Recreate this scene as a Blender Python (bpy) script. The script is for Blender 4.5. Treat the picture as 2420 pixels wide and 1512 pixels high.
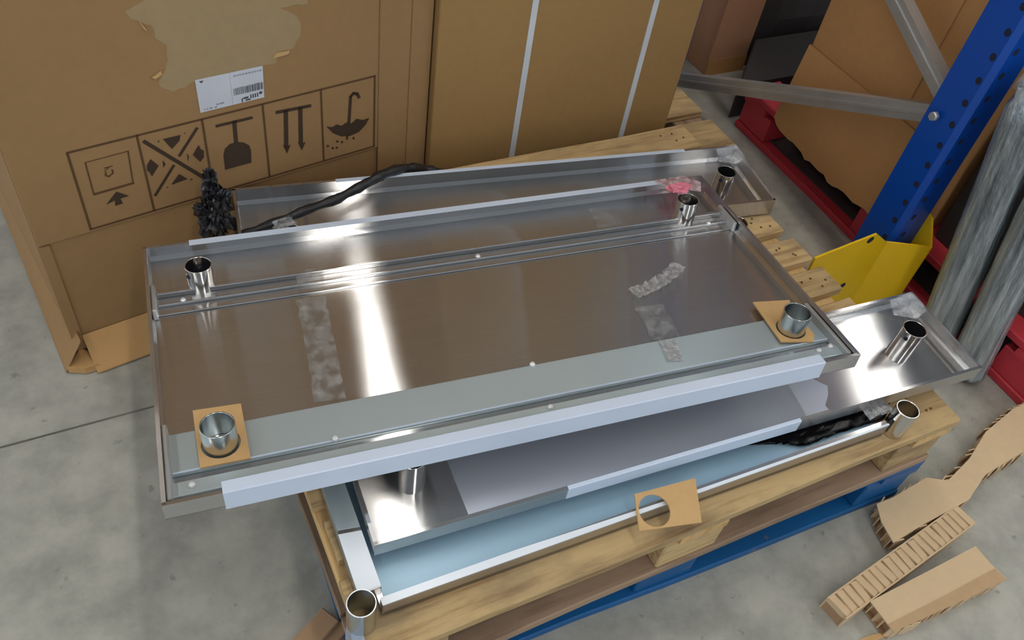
import bpy, bmesh, math, random
from mathutils import Vector, Matrix, noise
from mathutils.geometry import tessellate_polygon
random.seed(7)
for o in list(bpy.data.objects): bpy.data.objects.remove(o)
S = bpy.context.scene
C = S.collection
PI = math.pi
R = math.radians
# ------------------------------------------------------------------ camera
W, H, FPX = 2420, 1512, 2020.0
PITCH, ROLL, YAW = R(46.95), R(10.81), R(-33.7)
CAM = Vector((0, 0, 1.522))
_r = Vector((math.cos(YAW), math.sin(YAW), 0)); _h = Vector((-math.sin(YAW), math.cos(YAW), 0))
CF = _h*math.cos(PITCH) + Vector((0, 0, -math.sin(PITCH))); _u = _r.cross(CF)
CR = _r*math.cos(ROLL) + _u*math.sin(ROLL); CU = _u*math.cos(ROLL) - _r*math.sin(ROLL)
cd = bpy.data.cameras.new('camera'); cam = bpy.data.objects.new('camera', cd); C.objects.link(cam)
cd.sensor_fit = 'HORIZONTAL'; cd.sensor_width = 36; cd.lens = 36*FPX/W; cd.clip_start = .02; cd.clip_end = 100
M = Matrix.Identity(4)
for i in range(3): M[i][0] = CR[i]; M[i][1] = CU[i]; M[i][2] = -CF[i]; M[i][3] = CAM[i]
cam.matrix_world = M
S.camera = cam
# ------------------------------------------------------------------ world, exposure
w = bpy.data.worlds.new('world'); S.world = w; w.use_nodes = True
w.node_tree.nodes['Background'].inputs[0].default_value = (.76, .87, 1.0, 1)
w.node_tree.nodes['Background'].inputs[1].default_value = .88
S.view_settings.view_transform = 'Standard'; S.view_settings.look = 'None'
S.view_settings.exposure = 0.24; S.view_settings.gamma = 1.0; S.view_settings.use_curve_mapping = False
LAMP = 27.0            # ceiling lamp emission
LAMP_COL = (1.0, .97, .92, 1)

# ------------------------------------------------------------------ helpers
def ray(px, py): return CR*((px-W/2)/FPX) - CU*((py-H/2)/FPX) + CF
def bz(px, py, z):                                  # survey point at a known height
    d = ray(px, py); return CAM + d*((z-CAM.z)/d.z)
def bpl(px, py, n, p0):                             # survey point on a known plane
    d = ray(px, py); n = Vector(n); return CAM + d*(((Vector(p0)-CAM).dot(n))/d.dot(n))
def obj(name, bm, mat, parent=None, loc=None, rot=None, smooth=False):
    if isinstance(bm, bpy.types.Mesh): me = bm
    else:
        bmesh.ops.recalc_face_normals(bm, faces=bm.faces)
        me = bpy.data.meshes.new(name); bm.to_mesh(me); bm.free()
    if mat is not None and len(me.materials) == 0:
        for m in (mat if isinstance(mat, (list, tuple)) else [mat]): me.materials.append(m)
    if smooth:
        for p in me.polygons: p.use_smooth = True
    o = bpy.data.objects.new(name, me); C.objects.link(o)
    if parent: o.parent = parent
    if loc is not None: o.location = loc
    if rot is not None: o.rotation_euler = rot
    return o
def tag(o, label, cat, group=None, kind=None):
    o['label'] = label
    if cat: o['category'] = cat
    if group: o['group'] = group
    if kind: o['kind'] = kind
    return o
def thing(name, label, cat, loc=(0, 0, 0), rot=(0, 0, 0), group=None):
    o = bpy.data.objects.new(name, None); C.objects.link(o); o.empty_display_size = .05
    o.location = loc; o.rotation_euler = rot
    return tag(o, label, cat, group)
def nb(): return bmesh.new()
def box(bm, x0, y0, z0, x1, y1, z1, mi=0, mat=None):
    vs = [bm.verts.new((x, y, z)) for z in (z0, z1) for x, y in ((x0, y0), (x1, y0), (x1, y1), (x0, y1))]
    if mat:
        for v in vs: v.co = mat @ v.co
    for q in ((3, 2, 1, 0), (4, 5, 6, 7), (0, 1, 5, 4), (1, 2, 6, 5), (2, 3, 7, 6), (3, 0, 4, 7)):
        f = bm.faces.new([vs[i] for i in q]); f.material_index = mi
    return vs
def bevel(bm, w, seg=1):
    bmesh.ops.bevel(bm, geom=list(bm.edges), offset=w, segments=seg, affect='EDGES', profile=.5)
    return bm
def prism(bm, pts, z0, z1, mi=0):
    a = [bm.verts.new((p[0], p[1], z0)) for p in pts]; b = [bm.verts.new((p[0], p[1], z1)) for p in pts]
    n = len(pts)
    bm.faces.new(a[::-1]).material_index = mi; bm.faces.new(b).material_index = mi
    for i in range(n): bm.faces.new((a[i], a[(i+1) % n], b[(i+1) % n], b[i])).material_index = mi
def tube(bm, ro, ri, z0, z1, x=0, y=0, n=32):
    rings = []
    for r, z in ((ro, z0), (ro, z1-.0006), (ro-.0006, z1), (ri+.0005, z1), (ri, z1-.0006), (ri, z0)):
        rings.append([bm.verts.new((x+r*math.cos(2*PI*i/n), y+r*math.sin(2*PI*i/n), z)) for i in range(n)])
    for k in range(6):
        a, b = rings[k], rings[(k+1) % 6]
        for i in range(n):
            f = bm.faces.new((a[i], a[(i+1) % n], b[(i+1) % n], b[i])); f.smooth = k in (0, 4)
    for r_ in rings:
        for i in range(n):
            e_ = bm.edges.get((r_[i], r_[(i+1) % n]))
            if e_: e_.smooth = False
def disc(bm, x, y, z0, z1, r, n=12, dome=.6):
    rings = [[bm.verts.new((x+rr*math.cos(2*PI*i/n), y+rr*math.sin(2*PI*i/n), z)) for i in range(n)] for rr, z in ((r, z0), (r, z0+(z1-z0)*.5), (r*dome, z1))]
    for a, b in zip(rings, rings[1:]):
        for i in range(n): bm.faces.new((a[i], a[(i+1) % n], b[(i+1) % n], b[i])).smooth = True
    bm.faces.new(rings[-1]); bm.faces.new(rings[0][::-1])
def sweep(bm, pts, rad, n=10, jit=0, cap=True, flat=1.0):
    pts = [Vector(p) for p in pts]; rings = []
    for i, p in enumerate(pts):
        t = (pts[min(i+1, len(pts)-1)]-pts[max(i-1, 0)]).normalized()
        a = t.cross(Vector((0, 0, 1)));
        if a.length < 1e-3: a = Vector((1, 0, 0))
        a.normalize(); b = a.cross(t).normalized()
        r = rad[i] if isinstance(rad, (list, tuple)) else rad
        ring = []
        for k in range(n):
            an = 2*PI*k/n; rr = r*(1+jit*(noise.noise(Vector((k*1.7, i*.6, r*100)))))
            ring.append(bm.verts.new(p+a*rr*math.cos(an)+b*rr*flat*math.sin(an)))
        rings.append(ring)
    for a, b in zip(rings, rings[1:]):
        for k in range(n): bm.faces.new((a[k], a[(k+1) % n], b[(k+1) % n], b[k])).smooth = True
    if cap: bm.faces.new(rings[0][::-1]); bm.faces.new(rings[-1])
def spline(P, n):
    P = [Vector(p) for p in P]; out = []
    Q = [P[0]*2-P[1]]+P+[P[-1]*2-P[-2]]
    for i in range(1, len(Q)-2):
        for k in range(n):
            t = k/n; a, b, c, d = Q[i-1], Q[i], Q[i+1], Q[i+2]
            out.append(.5*((2*b)+(c-a)*t+(2*a-5*b+4*c-d)*t*t+(3*b-a-3*c+d)*t**3))
    return out+[P[-1]]

# ------------------------------------------------------------------ materials
MATS = {}
class NT:
    def __init__(s, name):
        s.m = bpy.data.materials.new(name); s.m.use_nodes = True; s.t = s.m.node_tree; s.t.nodes.clear()
        s.out = s.n('ShaderNodeOutputMaterial')
    def n(s, typ, **kw):
        x = s.t.nodes.new(typ)
        for k, v in kw.items():
            if k.startswith('i_'):
                key = k[2:].replace('_', ' '); 
                x.inputs[key].default_value = v
            else: setattr(x, k, v)
        return x
    def l(s, a, b): s.t.links.new(a, b)
    def coord(s, scale=(1, 1, 1), kind='Object'):
        tc = s.n('ShaderNodeTexCoord'); mp = s.n('ShaderNodeMapping'); mp.inputs['Scale'].default_value = scale
        s.l(tc.outputs[kind], mp.inputs[0]); return mp.outputs[0]
    def noise(s, vec, scale, detail=4, rough=.55):
        x = s.n('ShaderNodeTexNoise'); x.inputs['Scale'].default_value = scale; x.inputs['Detail'].default_value = detail; x.inputs['Roughness'].default_value = rough
        s.l(vec, x.inputs['Vector']); return x.outputs[0]
    def ramp(s, fac, stops):
        x = s.n('ShaderNodeValToRGB'); e = x.color_ramp.elements
        while len(e) < len(stops): e.new(.5)
        for el, (p, c) in zip(e, stops): el.position = p; el.color = (*c, 1) if len(c) == 3 else c
        s.l(fac, x.inputs[0]); return x.outputs[0]
    def mix(s, fac, a, b, mode='MIX'):
        x = s.n('ShaderNodeMixRGB', blend_type=mode)
        for sock, v in ((x.inputs[0], fac), (x.inputs[1], a), (x.inputs[2], b)):
            if isinstance(v, (int, float)): sock.default_value = v
            elif isinstance(v, tuple): sock.default_value = (*v, 1) if len(v) == 3 else v
            else: s.l(v, sock)
        return x.outputs[0]
    def bump(s, h, strength=.3, dist=.002):
        x = s.n('ShaderNodeBump'); x.inputs['Strength'].default_value = strength; x.inputs['Distance'].default_value = dist
        s.l(h, x.inputs['Height']); return x.outputs[0]
    def prin(s, col, rough=.5, metal=0, normal=None, spec=.5, coat=0, trans=0, alpha=1):
        p = s.n('ShaderNodeBsdfPrincipled')
        def st(key, v):
            if isinstance(v, (int, float)): p.inputs[key].default_value = v
            elif isinstance(v, tuple): p.inputs[key].default_value = (*v, 1) if len(v) == 3 else v
            else: s.l(v, p.inputs[key])
        st('Base Color', col); st('Roughness', rough); st('Metallic', metal); st('Specular IOR Level', spec); st('Coat Weight', coat)
        st('Transmission Weight', trans); st('Alpha', alpha)
        if normal is not None: s.l(normal, p.inputs['Normal'])
        s.l(p.outputs[0], s.out.inputs[0]); return p
def hexc(r, g, b):
    f = lambda c: (c/255/12.92 if c <= 10 else ((c/255+.055)/1.055)**2.4)
    return (f(r), f(g), f(b))

def m_concrete():
    t = NT('concrete'); v = t.coord()
    a = t.noise(v, 1.3, 6, .6); b = t.noise(v, 9, 5, .65); d = t.noise(v, 60, 3)
    col = t.ramp(a, [(.3, hexc(148, 147, 137)), (.7, hexc(176, 173, 160))])
    col = t.mix(.6, col, t.ramp(b, [(.35, hexc(134, 133, 125)), (.65, hexc(184, 181, 168))]))
    st = t.ramp(t.noise(v, 5.5, 3, .5), [(.60, (0, 0, 0)), (.72, (1, 1, 1))])
    col = t.mix(t.mix(.3, (0, 0, 0), st), col, hexc(104, 103, 98))
    spk = t.ramp(t.noise(v, 30, 3, .5), [(.67, (0, 0, 0)), (.73, (1, 1, 1))])
    col = t.mix(t.mix(.4, (0, 0, 0), spk), col, hexc(80, 78, 74))
    t.prin(col, t.ramp(b, [(.3, (.34, .34, .34)), (.7, (.5, .5, .5))]), 0, t.bump(d, .1, .002), .4); return t.m
def m_card(name, c, dark=.8, flute=220, amt=.5, rough=.75):
    t = NT(name); v = t.coord(); oi = t.n('ShaderNodeObjectInfo')
    a = t.noise(v, 2.2, 5, .6); b = t.noise(t.coord((flute, flute*.02, 2)), 1.0, 2)
    d = tuple(x*dark for x in c)
    col = t.ramp(a, [(.3, d), (.68, c)])
    sp = t.ramp(t.noise(v, 45, 3), [(.35, tuple(x*.93 for x in c)), (.65, tuple(min(1, x*1.05) for x in c))])
    col = t.mix(.4, col, sp)
    t.prin(col, rough, 0, t.bump(b, .12*amt, .001), .25); return t.m
def m_wood(name, c1, c2, c3, dirt=.35, randv=.35):
    t = NT(name); oi = t.n('ShaderNodeObjectInfo'); tc = t.n('ShaderNodeTexCoord')
    add = t.n('ShaderNodeVectorMath', operation='ADD'); cmb = t.n('ShaderNodeCombineXYZ')
    mul = t.n('ShaderNodeMath', operation='MULTIPLY'); mul.inputs[1].default_value = 37.0; t.l(oi.outputs['Random'], mul.inputs[0])
    for k in range(3): t.l(mul.outputs[0], cmb.inputs[k])
    t.l(tc.outputs['Object'], add.inputs[0]); t.l(cmb.outputs[0], add.inputs[1])
    mp = t.n('ShaderNodeMapping'); mp.inputs['Scale'].default_value = (2.2, 30, 30); t.l(add.outputs[0], mp.inputs[0])
    g = t.noise(mp.outputs[0], 1.6, 6, .65)
    mp2 = t.n('ShaderNodeMapping'); mp2.inputs['Scale'].default_value = (3, 8, 8); t.l(add.outputs[0], mp2.inputs[0])
    g2 = t.noise(mp2.outputs[0], 1.5, 4, .6)
    col = t.ramp(g, [(.28, c2), (.5, c1), (.75, tuple(min(1, x*1.12) for x in c1))])
    col = t.mix(t.ramp(g2, [(.48, (0, 0, 0)), (.75, (dirt, dirt, dirt))]), col, c3)
    hv = t.n('ShaderNodeHueSaturation'); ml = t.n('ShaderNodeMapRange'); ml.inputs[3].default_value = 1-randv; ml.inputs[4].default_value = 1+randv*.35
    t.l(oi.outputs['Random'], ml.inputs[0]); t.l(ml.outputs[0], hv.inputs['Value']); t.l(col, hv.inputs['Color'])
    t.prin(hv.outputs[0], .78, 0, t.bump(g, .35, .0015), .25); return t.m
def m_paintwood(name, c, wood, wear=.56, rough=.5):
    t = NT(name); v = t.coord(); g = t.noise(v, 7, 7, .7); g3 = t.noise(v, 3, 4)
    col = t.ramp(g3, [(.3, tuple(x*.7 for x in c)), (.7, c)])
    col = t.mix(t.ramp(g, [(wear, (0, 0, 0)), (wear+.06, (1, 1, 1))]), col, wood)
    t.prin(col, rough, 0, t.bump(g, .25, .0015), .4); return t.m
def m_steel(name, ax, rough=.216, an=.828, col=(.64, .63, .62), blur=0):
    t = NT(name); g = t.n('ShaderNodeBsdfAnisotropic'); g.distribution = 'BECKMANN'
    v = t.coord((3, 260, 260) if ax == 0 else (260, 3, 260)); nz = t.noise(v, 1.0, 3)
    big = t.noise(t.coord(), 6, 4)
    t.l(t.mix(.35, t.ramp(nz, [(.3, tuple(c*.9 for c in col)), (.7, col)]), t.ramp(big, [(.35, tuple(c*.84 for c in col)), (.65, col)])), g.inputs['Color'])
    mr = t.n('ShaderNodeMapRange'); mr.inputs[3].default_value = rough*.92; mr.inputs[4].default_value = rough*1.1
    t.l(big, mr.inputs[0]); t.l(mr.outputs[0], g.inputs['Roughness']); g.inputs['Anisotropy'].default_value = an
    cx = t.n('ShaderNodeCombineXYZ'); cx.inputs[ax].default_value = 1
    vt = t.n('ShaderNodeVectorTransform', vector_type='VECTOR', convert_from='OBJECT', convert_to='WORLD')
    t.l(cx.outputs[0], vt.inputs[0]); t.l(vt.outputs[0], g.inputs['Tangent'])
    t.l(t.bump(nz, .006, .0004), g.inputs['Normal'])
    d = t.n('ShaderNodeBsdfDiffuse'); d.inputs[0].default_value = (.42, .42, .42, 1)
    mx = t.n('ShaderNodeMixShader'); mx.inputs[0].default_value = .93
    t.l(d.outputs[0], mx.inputs[1]); t.l(g.outputs[0], mx.inputs[2]); t.l(mx.outputs[0], t.out.inputs[0]); return t.m
def m_plain(name, c, rough=.5, metal=0, bump=0, bscale=40, spec=.5, var=.12, coat=0):
    t = NT(name); v = t.coord(); a = t.noise(v, bscale*.15, 4); b = t.noise(v, bscale, 3)
    col = t.ramp(a, [(.3, tuple(x*(1-var) for x in c)), (.7, tuple(min(1, x*(1+var*.4)) for x in c))])
    t.prin(col, rough, metal, t.bump(b, bump, .002) if bump else None, spec, coat); return t.m
def m_clear(name, tint=(.9, .9, .9), fac=.25, rough=.12, bscale=60, bump=.6, lo=(.35, .3), hi=(.7, 1.8)):
    t = NT(name); v = t.coord(); b = t.noise(v, bscale, 4, .6)
    tr = t.n('ShaderNodeBsdfTransparent'); tr.inputs[0].default_value = (*tint, 1)
    p = t.n('ShaderNodeBsdfPrincipled'); p.inputs['Base Color'].default_value = (.75, .75, .75, 1); p.inputs['Roughness'].default_value = rough
    t.l(t.bump(b, bump, .004), p.inputs['Normal'])
    mx = t.n('ShaderNodeMixShader'); r = t.ramp(b, [(lo[0], (fac*lo[1],)*3), (hi[0], (min(1, fac*hi[1]),)*3)])
    t.l(r, mx.inputs[0]); t.l(tr.outputs[0], mx.inputs[1]); t.l(p.outputs[0], mx.inputs[2]); t.l(mx.outputs[0], t.out.inputs[0]); return t.m
def m_emit(name, c, s):
    t = NT(name); e = t.n('ShaderNodeEmission'); e.inputs[0].default_value = c; e.inputs[1].default_value = s
    t.l(e.outputs[0], t.out.inputs[0]); return t.m

CONC = m_concrete()
CARD_L = m_card('cardboard_ochre', hexc(158, 123, 82), .84)
CARD_M = m_card('cardboard_olive', hexc(160, 125, 77), .86)
CARD_B = m_card('cardboard_brown', hexc(192, 142, 90), .80)
CARD_D = m_card('cardboard_greyish_brown', hexc(190, 142, 108), .82)
CARD_LT = m_card('cardboard_light', hexc(200, 162, 110), .90)
CARD_TORN = m_card('cardboard_torn_grey', hexc(163, 139, 102), .93)
CARD_FL = m_card('cardboard_flap', hexc(192, 150, 98), .86)
CARD_HC = m_card('honeycomb_paper', hexc(214, 186, 148), .88)
CARD_CORE = m_card('honeycomb_core_paper', hexc(176, 142, 108), .80)
INK = m_plain('printing_ink', hexc(62, 44, 28), .7)
INK_T = m_plain('printing_ink_thin', hexc(92, 62, 32), .7)
PAPER = m_plain('label_paper', hexc(205, 206, 212), .6)
INK_G = m_plain('label_ink_grey', hexc(150, 150, 160), .6)
INK_K = m_plain('label_ink_dark', hexc(72, 72, 80), .6)
STRAP = m_plain('strap_plastic', hexc(205, 208, 210), .4)
WOOD = m_wood('pallet_wood', hexc(200, 170, 122), hexc(142, 106, 66), hexc(118, 102, 84), .8, .2)
WOOD_D = m_wood('pallet_wood_grey', hexc(158, 132, 108), hexc(116, 92, 72), hexc(96, 82, 70), .6, .25)
WOOD_END = m_wood('pallet_wood_fresh', hexc(212, 176, 122), hexc(180, 138, 88), hexc(150, 120, 84), .3, .12)
BLUEW = m_paintwood('blue_painted_wood', hexc(16, 94, 152), hexc(120, 100, 84), .58)
REDW = m_paintwood('red_painted_wood', hexc(208, 62, 72), hexc(120, 74, 66), .66)
SHADEW = m_plain('painted_shade_wood', hexc(64, 52, 48), .8)
RIM_GLEAM = m_plain('painted_rim_gleam', hexc(232, 238, 244), .22, 0, .02, 20, .5, .03)  # near-white colour for the lamp gleam painted on the bottom tray's rims
STEELX = m_steel('brushed_steel_lengthwise', 0)
STEELY = m_steel('brushed_steel_crosswise', 1)
TUBEM = m_plain('polished_tube_steel', (.72, .71, .69), .16, 1, 0, 30, .5, .08)
ZINC = m_plain('zinc_plated_steel', (.62, .66, .67), .24, 1, .03, 40, .5, .15)
FILMW = m_plain('white_blue_film', hexc(205, 216, 232), .28, 0, .05, 25, .5, .06)
FILMG = m_plain('grey_protective_film', hexc(182, 196, 200), .30, .45, .02, 12, .5, .08)
FILMB = m_plain('blue_grey_film', hexc(154, 186, 206), .30, .2, .02, 10, .5, .08)
FILMC = m_plain('grey_blue_floor_film', hexc(196, 202, 214), .30, .6, .02, 10, .5, .08)
SCREW = m_plain('screw_steel', (.88, .88, .86), .25, .35)
TAPE = m_clear('clear_tape', (.90, .90, .89), .13, .08, 40, 1.0, (.42, .45), (.70, 2.6))
TAPEC = m_clear('crumpled_tape', (.88, .87, .85), .42, .15, 90, 1.0)
WRAP = m_clear('corner_tape', (.95, .97, 1), .22, .12, 50, .6)
PINK = m_plain('pink_tape', hexc(226, 128, 146), .35, 0, .6, 90)
REDT = m_clear('red_tape_film', (.85, .35, .40), .45, .2, 60, .5)
BLACKP = m_plain('black_plastic', (.012, .012, .014), .22, 0, .5, 60, .6)
BLACKC = m_plain('black_cable_wrap', (.016, .016, .018), .38, 0, .6, 120, .5)
BLACKW = m_plain('black_stretch_wrap', (.045, .040, .038), .5, 0, .4, 18, .4)
RACKB = m_plain('blue_rack_paint', hexc(0, 70, 162), .36, 0, .02, 30, .5, .06)
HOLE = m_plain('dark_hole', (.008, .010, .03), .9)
YELL = m_plain('yellow_guard_paint', hexc(238, 192, 20), .42, 0, .03, 60, .5, .05)
GALV = m_plain('galvanised_steel', (.56, .57, .57), .42, .75, .05, 40, .5, .18)
def m_foil():
    t = NT('wrapped_profile_grey'); a = t.noise(t.coord((55, 55, 3)), 1.0, 5, .6); b = t.noise(t.coord((26, 26, 9)), 1.0, 5, .65)
    col = t.ramp(a, [(.30, hexc(78, 84, 88)), (.5, hexc(150, 158, 160)), (.72, hexc(205, 212, 214))])
    t.prin(col, .22, .35, t.bump(b, .8, .012), .6); return t.m
FOILW = m_foil()
WHITEP = m_plain('white_metal_paint', hexc(225, 226, 224), .5)
LAMPM = m_emit('lamp_diffuser', LAMP_COL, LAMP)
CEILM = m_plain('ceiling_sheet', hexc(150, 152, 155), .8)

# ------------------------------------------------------------------ setting
bm = nb(); prism(bm, [(-5, -4.5), (8, -4.5), (8, 8), (-5, 8)], -.05, 0)
floor = obj('floor', bm, CONC); tag(floor, 'grey polished concrete warehouse floor with stains and a saw-cut joint', None, kind='structure')
a, b = bz(-150, 1098, 0), bz(372, 958, 0); d = (b-a).normalized(); e = Vector((-d.y, d.x, 0))*.0022
bm = nb(); p0, p1 = a-d*2, b+d*.6
prism(bm, [(p0-e).xy, (p1-e).xy, (p1+e).xy, (p0+e).xy], .0002, .0008)
obj('floor_joint', bm, m_plain('joint_dirt', hexc(112, 110, 100), .9, 0, 0, 40, .3, .3), floor)
bm = nb(); prism(bm, [(-7, -9), (12, -9), (12, 12), (-7, 12)], 5.3, 5.35)
tag(obj('ceiling', bm, CEILM), 'pale sheet warehouse ceiling high above the pallets', None, kind='structure')
# ceiling lamps in rows running parallel to the short side of the top tray
bmh = nb(); box(bmh, -.125, -.80, .0, .125, .80, .09); bevel(bmh, .006); meh = None
bmd = nb(); box(bmd, -.065, -.78, -.02, .065, .78, .0); bevel(bmd, .008)
la = R(6.6); first = None
rowname = {0: 'row above the left boxes', 1: 'row above the steel trays', 2: 'row above the blue rack'}
for ri, rx in enumerate((-3.6, .95, 5.4)):
    for k in range(-3, 5):
        y = k*1.72; loc = (rx+math.sin(la)*y, math.cos(la)*y, 5.12)
        nth = ['first', 'second', 'third', 'fourth', 'fifth', 'sixth', 'seventh', 'eighth'][k+3]
        t = thing('ceiling_light', 'white batten ceiling light, %s from the near end, %s' % (nth, rowname[ri]), 'light', loc, (0, 0, -la), 'ceiling lights in three rows')
        if first is None:
            first = (obj('housing', bmh, WHITEP, t).data, obj('diffuser', bmd, LAMPM, t).data)
        else:
            obj('housing', first[0], None, t); obj('diffuser', first[1], None, t)

# ------------------------------------------------------------------ pallets
def board_mesh(L, Wd, T, jit=.002, segs=6, mat=None):
    bm = nb(); rings = []
    b = min(.0025, T*.2)
    for i in range(segs+1):
        x = L*i/segs; j = lambda s: random.uniform(-jit, jit)
        y0, y1 = j(0), Wd+j(0)
        rings.append([bm.verts.new((x, y, z)) for y, z in ((y0+b, 0), (y1-b, 0), (y1, b), (y1, T-b), (y1-b, T+j(0)*.3), (y0+b, T+j(0)*.3), (y0, T-b), (y0, b))])
    for p, q in zip(rings, rings[1:]):
        for k in range(8): bm.faces.new((p[k], p[(k+1) % 8], q[(k+1) % 8], q[k]))
    bm.faces.new(rings[0][::-1]); bm.faces.new(rings[-1])
    return bm
def pallet(name, label, loc, rz, L, Wd, decks, mats, nails=False, group=None, bw=.13):
    """decks: list of (y0, width, x0, x1)"""
    t = thing(name, label, 'pallet', loc, (0, 0, rz), group)
    T = .022; top = .144
    for i, (y0, wd, x0, x1) in enumerate(decks):
        pk = obj('deck_plank', board_mesh(x1-x0, wd, T), mats[0], t, (x0, y0, top-T))
        if nails:
            bmn = nb()
            for (dx, dy) in ((-.045, .3), (-.075, .62), (-.05, .7), (-.03, .36)):
                disc(bmn, (x1-x0)+dx+random.uniform(-.012, .012), wd*(dy+random.uniform(-.08, .08)), T-.001, T+.0022, .003, 8)
            obj('nail_heads', bmn, DARKNAIL, pk)['kind'] = 'stuff'
    me = bpy.data.meshes.new('x')
    for x in (0, L/2-.05, L-.10):
        o = obj('cross_board', board_mesh(Wd, .10, T), mats[1], t, (x+.10, 0, top-2*T), (0, 0, PI/2))
    for x in (0, L/2-.0725, L-.13):
        for y in (0.005, Wd/2-.05, Wd-.105):
            bm = nb(); box(bm, 0, 0, 0, .13, .10, top-3*T); bevel(bm, .003)
            obj('block', bm, mats[2], t, (x, y, T))
    for y, wd in ((.0, bw), (Wd/2-.05, .10), (Wd-bw, bw)):
        obj('bottom_board', board_mesh(L-.0, wd, T), mats[3], t, (0, y, 0))
    for x in (0, L-.10):
        obj('bottom_board', board_mesh(Wd-.27, .10, T-.002), mats[3], t, (x+.10, .135, 0), (0, 0, PI/2))
    return t
DARKNAIL = m_plain('nail_rust', hexc(120, 78, 40), .7, .3)
PX0, PY0 = .159, .433
rows = [(0, .135, 0, 1.205), (.165, .072, .01, 1.21), (.268, .075, 0, 1.215), (.373, .072, .004, 1.22), (.471, .074, .0, 1.216), (.571, .075, -.004, 1.212), (.665, .078, .0, 1.206), (.755, .076, .0, 1.21), (.842, .05, .0, 1.21), (.914, .09, -.002, 1.208)]
top_p = pallet('wooden_pallet', 'pale wooden pallet on top of the blue pallet, carrying the stack of steel trays', (PX0, PY0, .144), 0, 1.2, 1.0, rows, (WOOD, WOOD_END, WOOD, WOOD_D), True)
pallet('blue_pallet', 'worn blue painted pallet on the floor underneath the pale wooden pallet', (.166, .470, 0), R(-1.8), 1.2, .93, [(0, .12, 0, 1.2), (.2, .1, 0, 1.2), (.42, .1, 0, 1.2), (.64, .1, 0, 1.2), (.81, .12, 0, 1.2)], (BLUEW,)*4)
pallet('wooden_pallet', 'wooden pallet under the strapped cardboard box, mostly hidden behind the trays', (.69, 1.475, 0), 0, .94, .82, [(0, .13, 0, .94), (.17, .13, 0, .94), (.345, .13, 0, .93), (.52, .13, 0, .94), (.69, .13, 0, .94)], (WOOD, WOOD_D, WOOD_D, WOOD_D))
red_t = pallet('red_pallet', 'red painted pallet on the floor behind the blue rack upright', (2.862, .50, 0), PI/2, 1.22, 1.0, [(0, .13, 0, 1.22), (.2, .12, 0, 1.22), (.43, .12, 0, 1.22), (.66, .12, 0, 1.22), (.87, .13, 0, 1.22)], (REDW,)*4, bw=.04)
obj('bottom_board', board_mesh(1.18, .30, .02), SHADEW, red_t, (.02, .655, 0))  # extra board, coloured dark to paint the shade inside the fork opening

# ------------------------------------------------------------------ left carton with handling symbols
LB = thing('cardboard_box', 'large ochre cardboard box printed with upside-down handling symbols, standing on the floor', 'box', (-.155, 1.39, 0), (0, 0, R(9.5)))
LN = Vector((-math.sin(R(9.5)), math.cos(R(9.5)), 0)); LD = Vector((math.cos(R(9.5)), math.sin(R(9.5)), 0)); LO = Vector((-.155, 1.39, 0))
def fl(px, py):
    p = bpl(px, py, LN, LO)-LO; return (p.dot(LD), p.z)
def zf(zx, zy): return fl(100+zx*.39256, 120+zy*.39256)
BW, BH, BD = .838, 1.85, .70
bm = nb()
# front wall as two panels: upper one proud, lower one with the crease set back
def wallgrid(bm, x0, x1, z0, z1, y, nx, nz, amp):
    vs = [[bm.verts.new((x0+(x1-x0)*i/nx, y+amp*noise.noise(Vector((i*.9, j*.8, 3.1)))*(0 if j == nz and False else 1), z0+(z1-z0)*j/nz)) for i in range(nx+1)] for j in range(nz+1)]
    for j in range(nz):
        for i in range(nx): bm.faces.new((vs[j][i], vs[j][i+1], vs[j+1][i+1], vs[j+1][i])).smooth = True
bm = nb(); box(bm, 0, .0055, .015, BW, BD, BH); bevel(bm, .004, 2)
obj('carton_body', bm, CARD_L, LB)
bm = nb(); box(bm, .0, .0, .325, BW-.002, .005, BH-.004); bevel(bm, .003, 2)
obj('front_panel', bm, CARD_L, LB)
bm = nb(); box(bm, -.001, .001, .05, .02, .005, .322); obj('lower_edge_fold', bm, CARD_L, LB)
bm = nb(); box(bm, .722, -.004, .02, BW+.004, -.0002, BH-.004); bevel(bm, .0015); obj('edge_strip', bm, CARD_L, LB)
bm = nb(); box(bm, .795, -.0075, .02, BW+.008, -.0042, BH-.004); bevel(bm, .0015); obj('edge_strip', bm, CARD_L, LB)
# bottom flap splayed forward, raw corner and side flap
bm = nb(); vs = box(bm, .02, -.062, .003, .285, .004, .008)
for v in vs:
    if v.co.y > 0: v.co.z += .055
bevel(bm, .001); obj('bottom_flap', bm, CARD_FL, LB)
bm = nb(); vs = box(bm, -.035, -.03, .003, .012, .6, .008)
for v in vs:
    if v.co.x > 0: v.co.z += .075
    else: v.co.x += (.022 if v.co.y > 0 else 0)
bevel(bm, .001); obj('side_flap', bm, CARD_L, LB)
bm = nb(); prism(bm, [(-.03, -.03), (.0, -.05), (.028, -.052), (.03, -.02), (.01, .01)], .003, .02); obj('torn_corner', bm, CARD_FL, LB)
def flat(name, polys, mat, y, parent):
    bm = nb()
    for p in polys:
        vs = [bm.verts.new((q[0], y, q[1])) for q in p]
        for tri in tessellate_polygon([[Vector((q[0], q[1], 0)) for q in p]]):
            try: bm.faces.new([vs[i] for i in tri])
            except ValueError: pass
    for f in bm.faces:
        f.normal_update()
        if f.normal.y > 0: f.normal_flip()
    me = bpy.data.meshes.new(name); bm.to_mesh(me); bm.free(); me.materials.append(mat)
    o = bpy.data.objects.new(name, me); C.objects.link(o); o.parent = parent
    return o
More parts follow.
